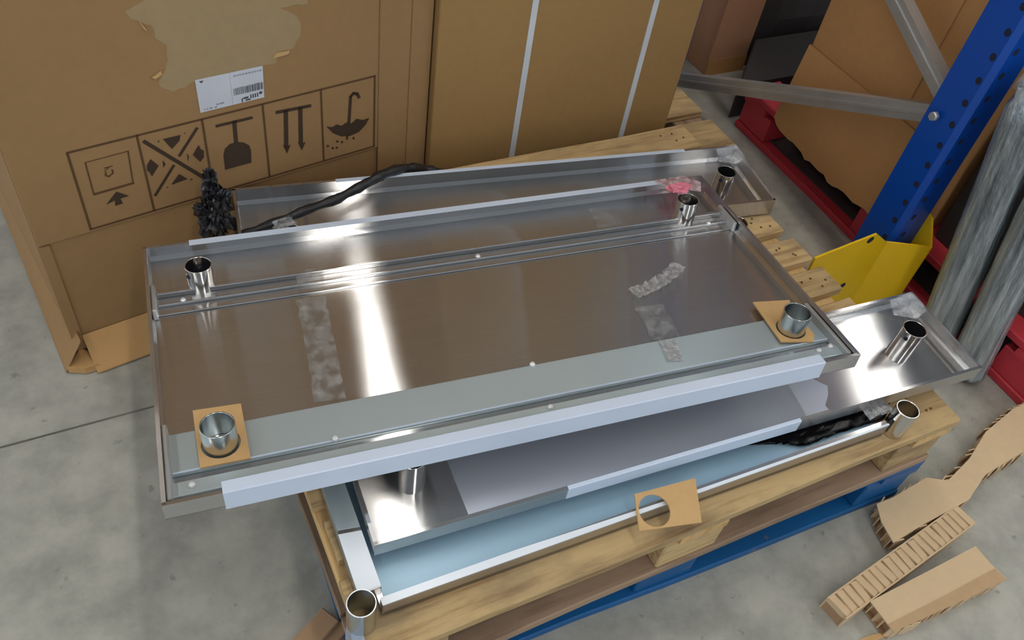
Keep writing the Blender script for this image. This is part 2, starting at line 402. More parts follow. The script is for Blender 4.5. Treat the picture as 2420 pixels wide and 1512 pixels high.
def strokes(pts, wd):
    out = []
    for a, b in zip(pts, pts[1:]):
        a, b = Vector(a), Vector(b); d = (b-a).normalized(); n = Vector((-d.y, d.x))*wd/2; a = a-d*wd*.3; b = b+d*wd*.3
        out.append([a-n, b-n, b+n, a+n])
    return out
Z = lambda L_: [zf(*p) for p in L_]
IY = -.0007
# frame of five cells
u0, u1, v0, v1 = -.057+.15-.0, 0, 0, 0
tl, tr, br, bl = zf(148, 615), zf(2012, 148), zf(1985, 575), zf(293, 1075)
U0 = (tl[0]+bl[0])/2; U1 = (tr[0]+br[0])/2; V0 = (bl[1]+br[1])/2; V1 = (tl[1]+tr[1])/2
div = [(zf(570, 490)[0]+zf(660, 930)[0])/2, (zf(957, 375)[0]+zf(1020, 800)[0])/2, (zf(1330, 275)[0]+zf(1355, 720)[0])/2, (zf(1690, 222)[0]+zf(1680, 645)[0])/2]
fr = strokes([(U0, V0), (U1, V0), (U1, V1), (U0, V1), (U0, V0)], .0045)
for u in div: fr += strokes([(u, V0), (u, V1)], .0045)
flat('printed_frame', fr, INK_T, IY, LB)
# 1 stacking limit, upside down
s1 = strokes(Z([(258, 672), (310, 865)]), .0028)+strokes(Z([(258, 672), (515, 603)]), .0018)+strokes(Z([(515, 603), (545, 790)]), .0028)
s1 += strokes(Z([(315, 862), (548, 795)]), .005)
s1 += strokes(Z([(372, 705), (420, 692)]), .0022)+strokes(Z([(380, 730), (382, 750), (400, 755), (425, 735), (420, 715)]), .003)+strokes(Z([(400, 700), (375, 722)]), .002)
flat('printed_symbol', s1, INK_T, IY-.0001, LB)
flat('printed_symbol', [Z([(445, 846), (522, 872), (470, 888), (484, 918), (438, 932), (436, 899), (383, 926)])], INK, IY-.0001, LB)
# 2 do-not-clamp cross
s2 = strokes(Z([(612, 545), (968, 760)]), .0075)+strokes(Z([(930, 465), (825, 630)]), .006)+strokes(Z([(790, 690), (680, 868)]), .006)
s2 += [Z(p) for p in ([(725, 530), (832, 505), (825, 540), (780, 590)], [(778, 800), (822, 740), (875, 770), (780, 805)], [(628, 690), (650, 650), (700, 690), (660, 755), (640, 725), (630, 722)], [(905, 625), (940, 565), (952, 590), (972, 600), (972, 640), (950, 668)], [(722, 655), (742, 680), (728, 705)], [(870, 615), (882, 635), (875, 665)], [(690, 540), (705, 540), (700, 552)], [(885, 770), (905, 768), (900, 780)], [(745, 820), (758, 815), (755, 826)], [(850, 490), (862, 492), (856, 500)])]
flat('printed_symbol', s2, INK, IY-.0001, LB)
# 3 glass upside down
s3 = strokes(Z([(1048, 452), (1260, 402)]), .0065)+strokes(Z([(1155, 425), (1165, 545)]), .0085)
s3 += [Z([(1100, 715), (1090, 625), (1098, 590), (1125, 562), (1165, 548), (1210, 550), (1245, 568), (1256, 600), (1258, 672)])]
flat('printed_symbol', s3, INK, IY-.0001, LB)
# 4 arrows
s4 = strokes(Z([(1410, 370), (1612, 330)]), .0075)+strokes(Z([(1465, 362), (1468, 575)]), .0095)+strokes(Z([(1552, 345), (1556, 552)]), .0095)
s4 += [Z([(1448, 565), (1470, 578), (1495, 562), (1472, 618)]), Z([(1536, 548), (1558, 560), (1585, 545), (1562, 598)])]
flat('printed_symbol', s4, INK, IY-.0001, LB)
# 5 umbrella upside down
s5 = [Z([(1708, 455), (1745, 458), (1770, 442), (1800, 450), (1830, 430), (1860, 436), (1890, 408), (1930, 415), (1968, 402), (1945, 445), (1905, 488), (1850, 512), (1800, 515), (1750, 495)])]
s5 += strokes(Z([(1845, 432), (1855, 275), (1872, 255), (1895, 258), (1906, 280)]), .0072)+strokes(Z([(1835, 510), (1833, 530)]), .005)
for q in ((1718, 572), (1748, 585), (1775, 545), (1772, 582), (1803, 548), (1873, 525)):
    s5 += [Z([(q[0]-9, q[1]), (q[0], q[1]-9), (q[0]+9, q[1]), (q[0], q[1]+9)])]
flat('printed_symbol', s5, INK, IY-.0001, LB)
# torn paper area above
def ragged(P, n=6, amp=.0035):
    out = []
    for a, b in zip(P, P[1:]+P[:1]):
        for i in range(n):
            x, z = a[0]+(b[0]-a[0])*i/n, a[1]+(b[1]-a[1])*i/n
            k = noise.noise(Vector((x*60, z*60, 1))); k2 = noise.noise(Vector((x*60, z*60, 7))); out.append((x+amp*k, z+amp*k2))
    return out
zt = lambda L_: [fl(x*.41322, y*.41322) for x, y in L_]
flat('torn_patch', [ragged(zt([(715, 65), (790, 20), (900, -60), (1300, -120), (1740, -80), (1765, 15), (1690, 28), (1600, 48), (1690, 85), (1725, 140), (1715, 210), (1680, 270), (1600, 320), (1570, 360), (1500, 378), (1330, 420), (1110, 460), (1060, 495), (985, 520), (915, 498), (905, 470), (945, 400), (958, 330), (945, 255), (885, 215), (868, 140), (800, 125), (745, 105)]))], CARD_TORN, -.0005, LB)
bm = nb()
for q in ([(862, 440), (885, 428), (915, 405), (918, 425), (880, 450)], [(790, 118), (805, 135), (838, 178), (820, 165)], [(1580, 300), (1650, 288), (1640, 308), (1560, 330)]):
    p = zt(q); prs = [bm.verts.new((x, -.001, z)) for x, z in p]; prs2 = [bm.verts.new((x+.001, -.004, z+.001)) for x, z in p]
    n = len(p); bm.faces.new(prs2)
    for i in range(n): bm.faces.new((prs[i], prs[(i+1) % n], prs2[(i+1) % n], prs2[i]))
obj('torn_fibre', bm, CARD_LT, LB)
# address label
lab = flat('shipping_label', [[zf(917, 175), zf(1325, 88), zf(1335, 278), zf(950, 372)]], PAPER, -.0011, LB)
lq = [Vector(zf(917, 175)), Vector(zf(1325, 88)), Vector(zf(1335, 278)), Vector(zf(950, 372))]
def lp(u, v): a = lq[0].lerp(lq[1], u); b = lq[3].lerp(lq[2], u); return a.lerp(b, v)
def lrect(u0, v0, u1, v1): return [lp(u0, v0), lp(u1, v0), lp(u1, v1), lp(u0, v1)]
bars = []; u = .53
while u < .98:
    wd = random.choice((.006, .008, .012, .016)); bars.append(lrect(u, .50+random.uniform(-.01, .01), min(u+wd, .985), .72)); u += wd+random.choice((.006, .01, .012))
flat('barcode', bars, INK_K, -.0014, lab)
pr_ = []
u = .55
while u < .97: wd = random.uniform(.02, .04); pr_.append(lrect(u, .10, u+wd, .15)); u += wd+.012
for (a, b, v) in ((.25, .29, .86), (.30, .37, .86), (.06, .08, .93), (.10, .12, .93), (.14, .19, .93), (.22, .26, .94)): pr_.append(lrect(a, v-.025, b, v+.025))
pr_ += [lrect(.497, .0, .502, .98)]
flat('label_print', pr_, INK_G, -.0013, lab)['kind'] = 'stuff'
dk = [[lp(.05, .06), lp(.12, .06), lp(.085, .13)]]+[lrect(.64, .86, .66, .98), lrect(.67, .84, .75, .90), lrect(.70, .92, .78, .97)]+[lrect(.78+.035*k, .80, .80+.035*k, .93) for k in range(4)]+[lrect(.92, .78, .97, .86)]
flat('label_mark', dk, INK_K, -.0014, lab)['kind'] = 'stuff'

# ------------------------------------------------------------------ strapped carton behind
MB = thing('cardboard_box', 'plain olive-brown cardboard box with two white vertical straps', 'box', (.684, 1.50, .144))
bm = nb(); box(bm, .0, 0, 0, 1.372-.684, .58, 1.75); bevel(bm, .005, 2); obj('carton_body', bm, CARD_M, MB)
for x in (.906, 1.229):
    bm = nb(); box(bm, x-.684-.0075, -.0022, 0.001, x-.684+.0075, -.0004, 1.752); box(bm, x-.684-.0075, -.0022, 1.7505, x-.684+.0075, .582, 1.7525); box(bm, x-.684-.0075, .5804, 0.001, x-.684+.0075, .5822, 1.752)
    obj('strap', bm, STRAP, MB)

# ------------------------------------------------------------------ cartons and loads behind the rack
fx = lambda px, py, y: bpl(px, py, (0, 1, 0), (0, y, 0)).x
x0, x1 = fx(1690, 100, 2.0), fx(1776, 100, 2.0)
NB_ = thing('cardboard_box', 'narrow dull-brown cardboard box between the strapped box and the black-wrapped load', 'box', (x0, 2.0, 0))
bm = nb(); box(bm, 0, 0, 0, x1-x0, .45, 1.6); bevel(bm, .004, 2); obj('carton_body', bm, CARD_D, NB_)
bm = nb(); box(bm, -.001, -.0016, .0, x1-x0+.001, -.0003, .06); obj('tape_band', bm, CARD_B, NB_)
bx0 = fx(1776, 100, 1.76)+.004
BLk = thing('wrapped_load', 'tall load wrapped in black film behind the brown boxes', 'load', (x1+.015, 2.02, 0))
bm = nb(); nx, nz = 8, 24; bwid = .8
pts = [(0, 0), (bwid, 0), (bwid, .6), (0, .6)]
bmx = nb(); box(bmx, 0, 0, .0, bwid, .3, 1.7); bmesh.ops.subdivide_edges(bmx, edges=list(bmx.edges), cuts=9, use_grid_fill=True)
for v in bmx.verts:
    k = noise.noise(v.co*4); v.co.y += .02*k; v.co.x += .015*noise.noise(v.co*5+Vector((3, 1, 0)))
obj('wrapped_goods', bmx, BLACKW, BLk)
bm = nb(); prism(bm, [(1.862-x1-.015, -.26), (bwid, -.26), (bwid, -.035), (2.095-x1-.015, -.035)], 0, .13); bevel(bm, .004); obj('added_dark_slab', bm, BLACKW, BLk)  # low slab added to keep the floor before the load dark
p0 = bpl(1756, 165, (0, 1, 0), (0, 1.985, 0)); p1 = bpl(1862, 118, (0, 1, 0), (0, 1.985, 0))
bm = nb(); sweep(bm, [p0, p0.lerp(p1, .3)+Vector((0, 0, .004)), p0.lerp(p1, .6)+Vector((0, 0, .003)), p1], .0035, 6)
tag(obj('string', bm, m_plain('grey_string', hexc(160, 150, 146), .7)), 'pale string stretched slantwise across the black-wrapped load', 'string')

DX = thing('cardboard_box', 'added cardboard box, its brown darkened for shade, deep in the gap right of the strapped box', 'box', (1.46, 2.31, 0))
bm = nb(); box(bm, 0, 0, 0, x0-1.46-.012, .4, 1.55); bevel(bm, .004, 2); obj('carton_body', bm, m_card('cardboard_gap_shade', hexc(104, 76, 54), .8), DX)  # box added to fill the gap; its colour carries the shade there
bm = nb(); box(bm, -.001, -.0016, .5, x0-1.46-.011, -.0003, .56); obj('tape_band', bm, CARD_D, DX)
# big brown box on the red pallet, front lower flap hanging ragged over the pallet edge
BB = thing('cardboard_box', 'big brown cardboard box on the red pallet behind the blue rack upright', 'box', (1.868, 1.56, .144), (0, 0, -PI/2))
bm = nb(); box(bm, 0, .0, 0, .56, .80, 1.25); bevel(bm, .006, 2); obj('carton_body', bm, CARD_B, BB)
bm = nb(); box(bm, .34, -.006, .10, .37, -.0005, 1.24); bevel(bm, .002); obj('corner_fold', bm, CARD_B, BB)
bm = nb()
n = 26; up = []; lo = []; 
for i in range(n+1):
    x = .55*i/n; up.append((x, .24)); lo.append((x, -.005-.028*math.sin(PI*min(1, i/n*1.1))**.7+random.uniform(-.006, .006)))
for i in range(n):
    a, b, c, d = up[i], up[i+1], lo[i+1], lo[i]
    v = [bm.verts.new((q[0], -.004-(.022 if q is c or q is d else 0), q[1])) for q in (a, b, c, d)]
    v2 = [bm.verts.new((q.co.x, q.co.y-.004, q.co.z)) for q in v]
    bm.faces.new(v); bm.faces.new(v2[::-1]); bm.faces.new((v[3], v[2], v2[2], v2[3]))
bmesh.ops.remove_doubles(bm, verts=bm.verts, dist=1e-5); obj('hanging_flap', bm, CARD_B, BB)
DB = thing('wrapped_load', 'added dark load standing in for the dark gap on the red pallet right of the upright', 'load', (1.93, .58, .146))  # added so the gap beside the upright stays dark
bmx = nb(); box(bmx, 0, 0, 0, .7, .39, .8); bmesh.ops.subdivide_edges(bmx, edges=list(bmx.edges), cuts=6, use_grid_fill=True)
for v in bmx.verts: v.co.y += .012*noise.noise(v.co*6); v.co.x += .012*noise.noise(v.co*7)
obj('wrapped_goods', bmx, BLACKW, DB)

# ------------------------------------------------------------------ steel trays
def pan(t, L, Wd, h, mats=(STEELX, STEELY), hem=.006, ch=.007):
    """open sheet tray, rim top at local z=0, floor at -h"""
    s = .0014; bm = nb()
    box(bm, -L/2, -Wd/2, -h-s, L/2, Wd/2, -h, 0)
    obj('tray_floor', bm, mats, t)
    for nm, ax, sg in (('long_rim', 0, 1), ('long_rim', 0, -1), ('end_rim', 1, 1), ('end_rim', 1, -1)):
        half = Wd/2 if ax == 0 else L/2; ln = L if ax == 0 else Wd
        prof = [(half, -h-s), (half, 0), (half-hem, 0), (half-hem, -.005), (half-s, -.005), (half-s, -h+ch), (half-s-ch, -h+.0004), (half-s-ch, -h-s*.5)]
        bm = nb(); ra = []; rb = []
        for (q, z) in prof:
            e = ln/2-.0002 if ax == 0 else ln/2-.0016
            for lst, sx in ((ra, -1), (rb, 1)):
                p = (sx*e, sg*q, z) if ax == 0 else (sg*q, sx*e, z)
                lst.append(bm.verts.new(p))
        k = len(prof)
        for i in range(k): bm.faces.new((ra[i], ra[(i+1) % k], rb[(i+1) % k], rb[i]))
        bm.faces.new(ra); bm.faces.new(rb[::-1])
        obj(nm, bm, mats[ax], t)
def socket(t, x, y, z0, z1, r=.0235, mat=TUBEM, foot=True, hole=None):
    bm = nb(); tube(bm, r, r-.0022, z0, z1, x, y); o = obj('leg_socket', bm, mat, t)
    if foot:
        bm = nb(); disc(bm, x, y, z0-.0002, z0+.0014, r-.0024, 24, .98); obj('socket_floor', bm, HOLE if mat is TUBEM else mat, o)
    if hole is not None:
        bm = nb(); mt = Matrix.Translation((x, y, 0)) @ Matrix.Rotation(hole, 4, 'Z') @ Matrix.Translation((r+.0002, 0, z1-.014)) @ Matrix.Rotation(PI/2, 4, 'Y')
        n = 10; vs = [bm.verts.new(mt @ Vector((.0042*math.cos(2*PI*i/n), .0042*math.sin(2*PI*i/n), .0006))) for i in range(n)]
        vb = [bm.verts.new(mt @ Vector((.0042*math.cos(2*PI*i/n), .0042*math.sin(2*PI*i/n), -.001))) for i in range(n)]
        bm.faces.new(vs)
        for i in range(n): bm.faces.new((vs[i], vs[(i+1) % n], vb[(i+1) % n], vb[i]))
        obj('set_screw_hole', bm, HOLE, o)
    return o
def screw(t, x, y, z, r=.005):
    bm = nb(); disc(bm, x, y, z, z+.006, r, 12, .55); return obj('screw', bm, SCREW, t)
def euler(yaw, a, b): return (Matrix.Rotation(R(yaw), 3, 'Z') @ Matrix.Rotation(R(b), 3, 'Y') @ Matrix.Rotation(R(a), 3, 'X')).to_euler()
def sheet(name, pts, z, th, mat, parent):
    bm = nb(); prism(bm, pts, z, z+th); return obj(name, bm, mat, parent)

# A: wide tray on top
AL, AW, AH = 1.170, .588, .030
TA = thing('steel_tray', 'wide steel shelf tray lying tilted on top of the stack, with four leg sockets', 'tray', (.568, .9105, .418), euler(-6.62, -5.51, -.34))
pan(TA, AL, AW, AH)
k = 1.018
def hat(y0, y1, z0, z1, name, mat, xe=AL/2-.012, parent=None):
    bm = nb(); box(bm, -xe, y0, z0, xe, y1, z1); bevel(bm, .002, 2); return obj(name, bm, mat, parent or TA)
bk = hat(.128, .182, -.0298, -.026, 'stiffener_rail', STEELX)
hat(.172, .182, -.026, -.015, 'rail_flange', STEELX, AL/2-.014, bk)
hat(.146, .151, -.026, -.019, 'rail_flange', STEELX, AL/2-.014, bk)
ft = hat(-.226, -.148, -.0298, -.0235, 'stiffener_plate', FILMG)
hat(-.2262, -.2235, -.0235, -.0200, 'plate_edge', FILMW, AL/2-.014, ft)
hat(-.2700, -.244, -.0298, -.0180, 'stiffener_rail', FILMG)
for sx in (-1, 1):
    for y0, y1 in ((.12, .19), (-.28, -.14)):
        bm = nb(); box(bm, sx*(AL/2-.010)-.004, y0, -.0298, sx*(AL/2-.010)+.004, y1, -.006); bevel(bm, .002); obj('rail_bracket', bm, GALV, TA)
for x, y in ((-.494, .192), (.488, .186)): socket(TA, x, y, -.0298, .022, .0235, TUBEM, True, R(215))
for x, y in ((-.499, -.190), (.512, -.188)): socket(TA, x, y, -.0235, .026, .0255, ZINC, True)
for x, y, z in ((.014, .152, -.022), (-.528, .152, -.022), (.528, .148, -.022), (.006, -.252, -.018), (.530, -.252, -.018), (.558, -.248, -.018), (.014, -.149, -.0235), (-.336, -.2245, -.020), (-.545, -.256, -.018)): screw(TA, x, y, z)
def lipfilm(t, x0, x1, half, sg, hgt, wid=.016, name='protective_film', drop=.0):
    y = sg*half; bm = nb()
    prof = [(y+sg*.0016, -hgt), (y+sg*.0016, .0), (y, .0016), (y-sg*wid, .0016), (y-sg*wid, .0006), (y, .0004), (y+sg*.0004, -hgt)]
    ra = [bm.verts.new((x0, p[0], p[1])) for p in prof]; rb = [bm.verts.new((x1, p[0], p[1]-drop)) for p in prof]
    n = len(prof)
    for i in range(n): bm.faces.new((ra[i], ra[(i+1) % n], rb[(i+1) % n], rb[i]))
    bm.faces.new(ra); bm.faces.new(rb[::-1]); return obj(name, bm, FILMW, t)
tag(lipfilm(TA, -.505, .508, AW/2, -1, .036, .019), 'white-blue protective film folded over the front rim', None)
tag(lipfilm(TA, -.505, .500, AW/2, 1, .026, .015), 'white-blue protective film on the back rim', None)

# B: narrow tray at the back
TB = thing('steel_tray', 'narrow steel shelf tray at the back of the pallet, partly under the wide tray', 'tray', (.794, 1.254, .335), euler(-8.57, 0, 0))
pan(TB, 1.196, .212, .040)
for x, y, h_ in ((.487, -.038, .042), (-.50, -.055, .012)): socket(TB, x, y, -.0398, h_, .0225, TUBEM, True, R(215))
lipfilm(TB, -.385, .455, .106, 1, .026, .010)
# C: narrow tray at the front right
TC = thing('steel_tray', 'narrow steel shelf tray jutting out to the right beneath the wide tray', 'tray', (.828, .633, .358), euler(-3.9, 0, -.25))
pan(TC, 1.215, .213, .030)
socket(TC, .486, -.012, -.0298, .048, .0232, TUBEM, True, R(200)); socket(TC, -.518, -.002, -.0298, .044, .0232, TUBEM, True)
pts = [(-.45, -.095), (.262, -.095)]
for i in range(9): pts.append((.262+random.uniform(-.004, .004)+.03*math.sin(i*.8), -.095+.19*(i+1)/10))
pts += [(.20, .095), (-.45, .095)]
sheet('floor_film', pts, -.0296, .0006, FILMC, TC)
lipfilm(TC, -.29, .17, .1065, -1, .028, .005)
# D: bottom tray with round sockets on its corners
TD = thing('steel_tray', 'flat film-covered steel tray at the bottom of the stack, sockets at its corners', 'tray', (.172, .491, .288), (0, 0, R(-1.7)))
DL, DW = 1.034, .55; N = .028
bm = nb(); prism(bm, [(N, .0), (DL-N, 0), (DL-N, N), (DL, N), (DL, DW-N), (DL-N, DW-N), (DL-N, DW), (N, DW), (N, DW-N), (0, DW-N), (0, N), (N, N)], .001, .012)
obj('tray_floor', bm, STEELX, TD)
sheet('floor_film', [(.037, .0135), (DL-.037, .0135), (DL-.037, DW-.023), (.037, DW-.023)], .012, .0012, FILMB, TD)
for nm, (x0, y0, x1, y1), m in (('long_rim', (N, 0, DL-N, .013), STEELX), ('long_rim', (N, DW-.022, DL-N, DW), STEELX), ('end_rim', (0, N, .036, DW-N), STEELY), ('end_rim', (DL-.036, N, DL, DW-N), STEELY)):
    bm = nb(); box(bm, x0, y0, .001, x1, y1, .036); bevel(bm, .0015, 2); obj(nm, bm, m, TD)
sheet('rim_film_and_gleam', [(.001, .137), (.0355, .132), (.0355, .40), (.001, .40)], .036, .0008, FILMG, TD)
sheet('rim_film_and_gleam', [(N, .0003), (DL-N, .0003), (DL-N, .004), (.5, .007), (.25, .0128), (N, .0128)], .036, .0006, RIM_GLEAM, TD)  # painted lamp highlight along the front rim, tapering to the right
sheet('rim_film_and_gleam', [(.0005, .03), (.0355, .03), (.0355, .125), (.0005, .13)], .036, .0006, RIM_GLEAM, TD)  # painted lamp highlight on the near part of the left rim
for x, y, h in ((-.003, .002, .066), (DL+.002, .004, .068), (0, DW+.004, .056), (DL, DW+.004, .056)):
    socket(TD, x, y, .0012, h, .0215, ZINC if x < .5 else TUBEM, False)

# ------------------------------------------------------------------ tape, card squares and small litter on the trays
MA = Matrix.Translation(TA.location) @ TA.rotation_euler.to_matrix().to_4x4()
def onA(o): o.matrix_world = MA; return o
def strip(name, ctr, wid, z, mat, amp=.002, n=24, ny=5, seed=0, taper=0):
    """crinkled ribbon following centre points (x,y) in the frame of the wide tray"""
    P = spline([(c[0], c[1], 0) for c in ctr], 8); bm = nb(); rows = []
    for i, p in enumerate(P):
        t = (P[min(i+1, len(P)-1)]-P[max(i-1, 0)]).normalized(); nrm = Vector((-t.y, t.x, 0))
        wv = wid*(1+.18*noise.noise(Vector((i*.5, seed, 0))))
        rows.append([bm.verts.new(p+nrm*wv*(j/ny-.5)+Vector((0, 0, z+amp*(.5+.5*noise.noise(Vector((i*.9+seed, j*1.3, 2))))))) for j in range(ny+1)])
    for a, b in zip(rows, rows[1:]):
        for j in range(ny): bm.faces.new((a[j], a[j+1], b[j+1], b[j]))
    bmesh.ops.solidify(bm, geom=list(bm.faces), thickness=.0003)
    return obj(name, bm, mat)
z0 = -.0285
tag(onA(strip('tape_strip', [(-.315, .115), (-.318, .04), (-.322, -.05), (-.328, -.138)], .050, z0, TAPE, .004, seed=1)), 'long crinkled clear tape strip across the left part of the wide tray', 'tape')
tag(onA(strip('tape_strip', [(.322, .262), (.318, .225), (.310, .186)], .045, z0, TAPE, .003, seed=5)), 'short clear tape strip near the back rim of the wide tray', 'tape')
tag(onA(strip('tape_strip', [(.268, -.02), (.300, -.012), (.340, .002), (.385, .028), (.398, .040)], .030, z0+.002, TAPEC, .010, seed=9)), 'crumpled clear tape strand lying loose on the right of the wide tray', 'tape')
tag(onA(strip('tape_strip', [(.285, -.055), (.282, -.10), (.276, -.145)], .055, z0, TAPE, .004, seed=13)), 'clear tape strip running from the crumpled strand to the front plate', 'tape')
tag(onA(strip('tape_strip', [(.272, -.152), (.268, -.175), (.262, -.205)], .030, -.0226, TAPEC, .003, seed=17)), 'small shiny tape scrap stuck on the front plate of the wide tray', 'tape')
tag(onA(strip('tape_strip', [(-.305, .180), (-.306, .165), (-.308, .13)], .050, -.0155, TAPE, .002, seed=21)), 'clear tape piece stuck over the back rail of the wide tray', 'tape')
# corner tape
for T_, x, y, lab_ in ((TB, .575, .085, 'B'), (TC, .575, .085, 'C')):
    bm = nb(); vs = [(-.03, .018, -.004), (.024, .018, .0015), (.024, -.035, .0015), (.0, -.04, -.012), (-.03, -.01, -.024)]
    v = [bm.verts.new((x+a, y+b, c+.002)) for a, b, c in vs]; bm.faces.new(v); bmesh.ops.triangulate(bm, faces=bm.faces)
    bmesh.ops.solidify(bm, geom=list(bm.faces), thickness=.0004)
    obj('corner_tape', bm, WRAP, T_)
# card squares with holes
def card_square(name, label, outer, hx, hy, hr, th, mat, notch=None):
    n = 28; bm = nb()
    inner = [(hx+hr*math.cos(2*PI*i/n), hy+hr*math.sin(2*PI*i/n)) for i in range(n)]
    def hit(dx, dy):
        best = 9
        for a, b in zip(outer, outer[1:]+outer[:1]):
            ex, ey = b[0]-a[0], b[1]-a[1]; den = dx*ey-dy*ex
            if abs(den) < 1e-9: continue
            t = ((a[0]-hx)*ey-(a[1]-hy)*ex)/den; s = ((a[0]-hx)*dy-(a[1]-hy)*dx)/den
            if t > 0 and -1e-6 <= s <= 1+1e-6: best = min(best, t)
        return best
    angs = sorted(set([2*PI*i/n for i in range(n)]+[math.atan2(p[1]-hy, p[0]-hx) % (2*PI) for p in outer]))
    rin, rout = [], []
    for a in angs:
        dx, dy = math.cos(a), math.sin(a); t = hit(dx, dy)
        rin.append((hx+hr*dx, hy+hr*dy)); rout.append((hx+t*dx, hy+t*dy))
    def V(p, z): return bm.verts.new((p[0], p[1], z))
    it = [V(p, th) for p in rin]; ot = [V(p, th) for p in rout]; ib = [V(p, 0) for p in rin]; ob = [V(p, 0) for p in rout]; m = len(angs)
    for i in range(m):
        j = (i+1) % m
        bm.faces.new((it[i], it[j], ot[j], ot[i])); bm.faces.new((ib[j], ib[i], ob[i], ob[j])); bm.faces.new((ot[i], ot[j], ob[j], ob[i])); bm.faces.new((it[j], it[i], ib[i], ib[j]))
    return tag(obj(name, bm, mat), label, 'cardboard')
o = card_square('cardboard_square', 'tan cardboard square around the front left socket of the wide tray', [(-.533, -.114), (-.462, -.118), (-.461, -.229), (-.532, -.228)], -.499, -.190, .0285, .003, CARD_LT)
o.matrix_world = MA @ Matrix.Translation((0, 0, -.0195))
o = card_square('cardboard_square', 'torn tan cardboard piece around the front right socket of the wide tray', [(.482, -.104), (.556, -.116), (.549, -.150), (.547, -.214), (.534, -.229), (.474, -.214)], .512, -.188, .0275, .003, CARD_LT)
o.matrix_world = MA @ Matrix.Translation((0, 0, -.0195))
cs = [bz(1497, 1170, .335), bz(1640, 1132, .335), bz(1657, 1235, .322), bz(1508, 1257, .322)]
c0 = sum(cs, Vector())/4; ax = (cs[1]-cs[0]).normalized(); ay = (cs[0]-cs[3]).normalized(); 
nz_ = ax.cross(ay).normalized(); ay = nz_.cross(ax)
ch = bz(1545, 1208, .329)-c0
o = card_square('cardboard_square', 'loose tan cardboard piece with a round hole on the front edge of the wooden pallet', [((q-c0).dot(ax), (q-c0).dot(ay)) for q in cs], ch.dot(ax), ch.dot(ay), .027, .003, CARD_LT)
mm = Matrix.Identity(4)
for i in range(3): mm[i][0] = ax[i]; mm[i][1] = ay[i]; mm[i][2] = nz_[i]; mm[i][3] = c0[i]
o.matrix_world = mm @ Matrix.Translation((0, 0, .002))
# pink tape crumple on the back right corner
def crumple(name, c, rad, sc, amp, mat, sub=3, fr=3.0, seed=0):
    bm = nb(); bmesh.ops.create_icosphere(bm, subdivisions=sub, radius=1)
    for v in bm.verts:
        k = 1+amp*noise.noise(v.co*fr+Vector((seed, 0, 0)))+amp*.6*noise.noise(v.co*fr*2.7+Vector((0, seed, 0)))
        v.co = Vector((v.co.x*sc[0], v.co.y*sc[1], v.co.z*sc[2]))*rad*k
    return obj(name, bm, mat, None, c)
PT = thing('tape_scrap', 'crumpled pink tape and red film on the back right corner of the wide tray', 'tape'); PT.matrix_world = MA @ Matrix.Translation((.505, .252, 0))
o = crumple('tape_crumple', (0, -.004, .008), .022, (1.15, .55, .42), .7, PINK, 3, 3.5, 4); o.parent = PT
bm = nb(); v = [bm.verts.new(p) for p in ((-.04, .04, .0035), (.035, .042, .0035), (.062, .012, .0035), (.045, -.02, .002), (.02, -.012, .004), (-.02, .0, .004))]
bm.faces.new(v); bmesh.ops.triangulate(bm, faces=bm.faces); bmesh.ops.solidify(bm, geom=list(bm.faces), thickness=.0004); obj('film_piece', bm, REDT, PT)
# black cable / rope of film
cp = [bz(560, 560, .315), bz(640, 530, .335), bz(720, 498, .338), bz(800, 468, .338), bz(868, 432, .346), bz(915, 408, .348), bz(965, 397, .334), bz(1010, 402, .306), bz(1045, 412, .296)]
P = spline(cp, 8); bm = nb(); sweep(bm, P, [.0085+.0035*(i/len(P))+.0012*math.sin(i*.9) for i in range(len(P))], 10, .25)
tag(obj('black_cable', bm, BLACKC), 'black film-wrapped cable lying across the narrow back tray', 'cable')
BP = thing('black_plastic_bundle', 'crumpled black plastic bundle sticking up behind the wide tray, against the carton', 'plastic', bz(515, 548, .30))
bc = BP.location
o = crumple('crumpled_film', (0, .0, .045), .05, (.62, .5, 1.1), .75, BLACKP, 4, 2.6, 2); o.parent = BP
o = crumple('film_tip', (.002, .008, .112), .026, (.6, .5, 1.3), .8, BLACKP, 3, 3, 8); o.parent = BP
BG = thing('black_plastic_bag', 'flattened black plastic bag squeezed under the right end of the lower narrow tray', 'plastic', bz(1985, 1012, .302))
bm = nb(); g = []; nx, ny = 34, 9
lower = [(1760, 1052), (1830, 1050), (1900, 1056), (1990, 1022), (2090, 990)]; upper = [(1770, 1046), (1850, 1012), (1930, 985), (2010, 960), (2110, 925)]
def lerpl(P, u):
    f = u*(len(P)-1); k_ = min(int(f), len(P)-2); f -= k_; return P[k_][0]+(P[k_+1][0]-P[k_][0])*f, P[k_][1]+(P[k_+1][1]-P[k_][1])*f
for i in range(nx+1):
    u = i/nx; a_, b_ = bz(*lerpl(lower, u), .304), bz(*lerpl(upper, u), .306); row = []
    for j in range(ny+1):
        p = a_.lerp(b_, j/ny*1.25); p.z += .016*abs(noise.noise(Vector((i*.55, j*.6, 1))))*min(1, u*3, (1-j/ny)*4+.2); row.append(bm.verts.new(p-BG.location))
    g.append(row)
for i in range(nx):
    for j in range(ny): bm.faces.new((g[i][j], g[i+1][j], g[i+1][j+1], g[i][j+1])).smooth = True
bmesh.ops.solidify(bm, geom=list(bm.faces), thickness=.0012)
obj('bag_film', bm, BLACKP, BG)
q = bz(2085, 985, .318)
bm = nb(); rows_ = []
for i in range(7):
    rows_.append([bm.verts.new((-.035+.06*i/6, .0+.07*j/5, .006+.012*abs(noise.noise(Vector((i*.7, j*.8, 9)))))) for j in range(6)])
for i in range(6):
    for j in range(5): bm.faces.new((rows_[i][j], rows_[i+1][j], rows_[i+1][j+1], rows_[i][j+1]))
bmesh.ops.solidify(bm, geom=list(bm.faces), thickness=.0004)
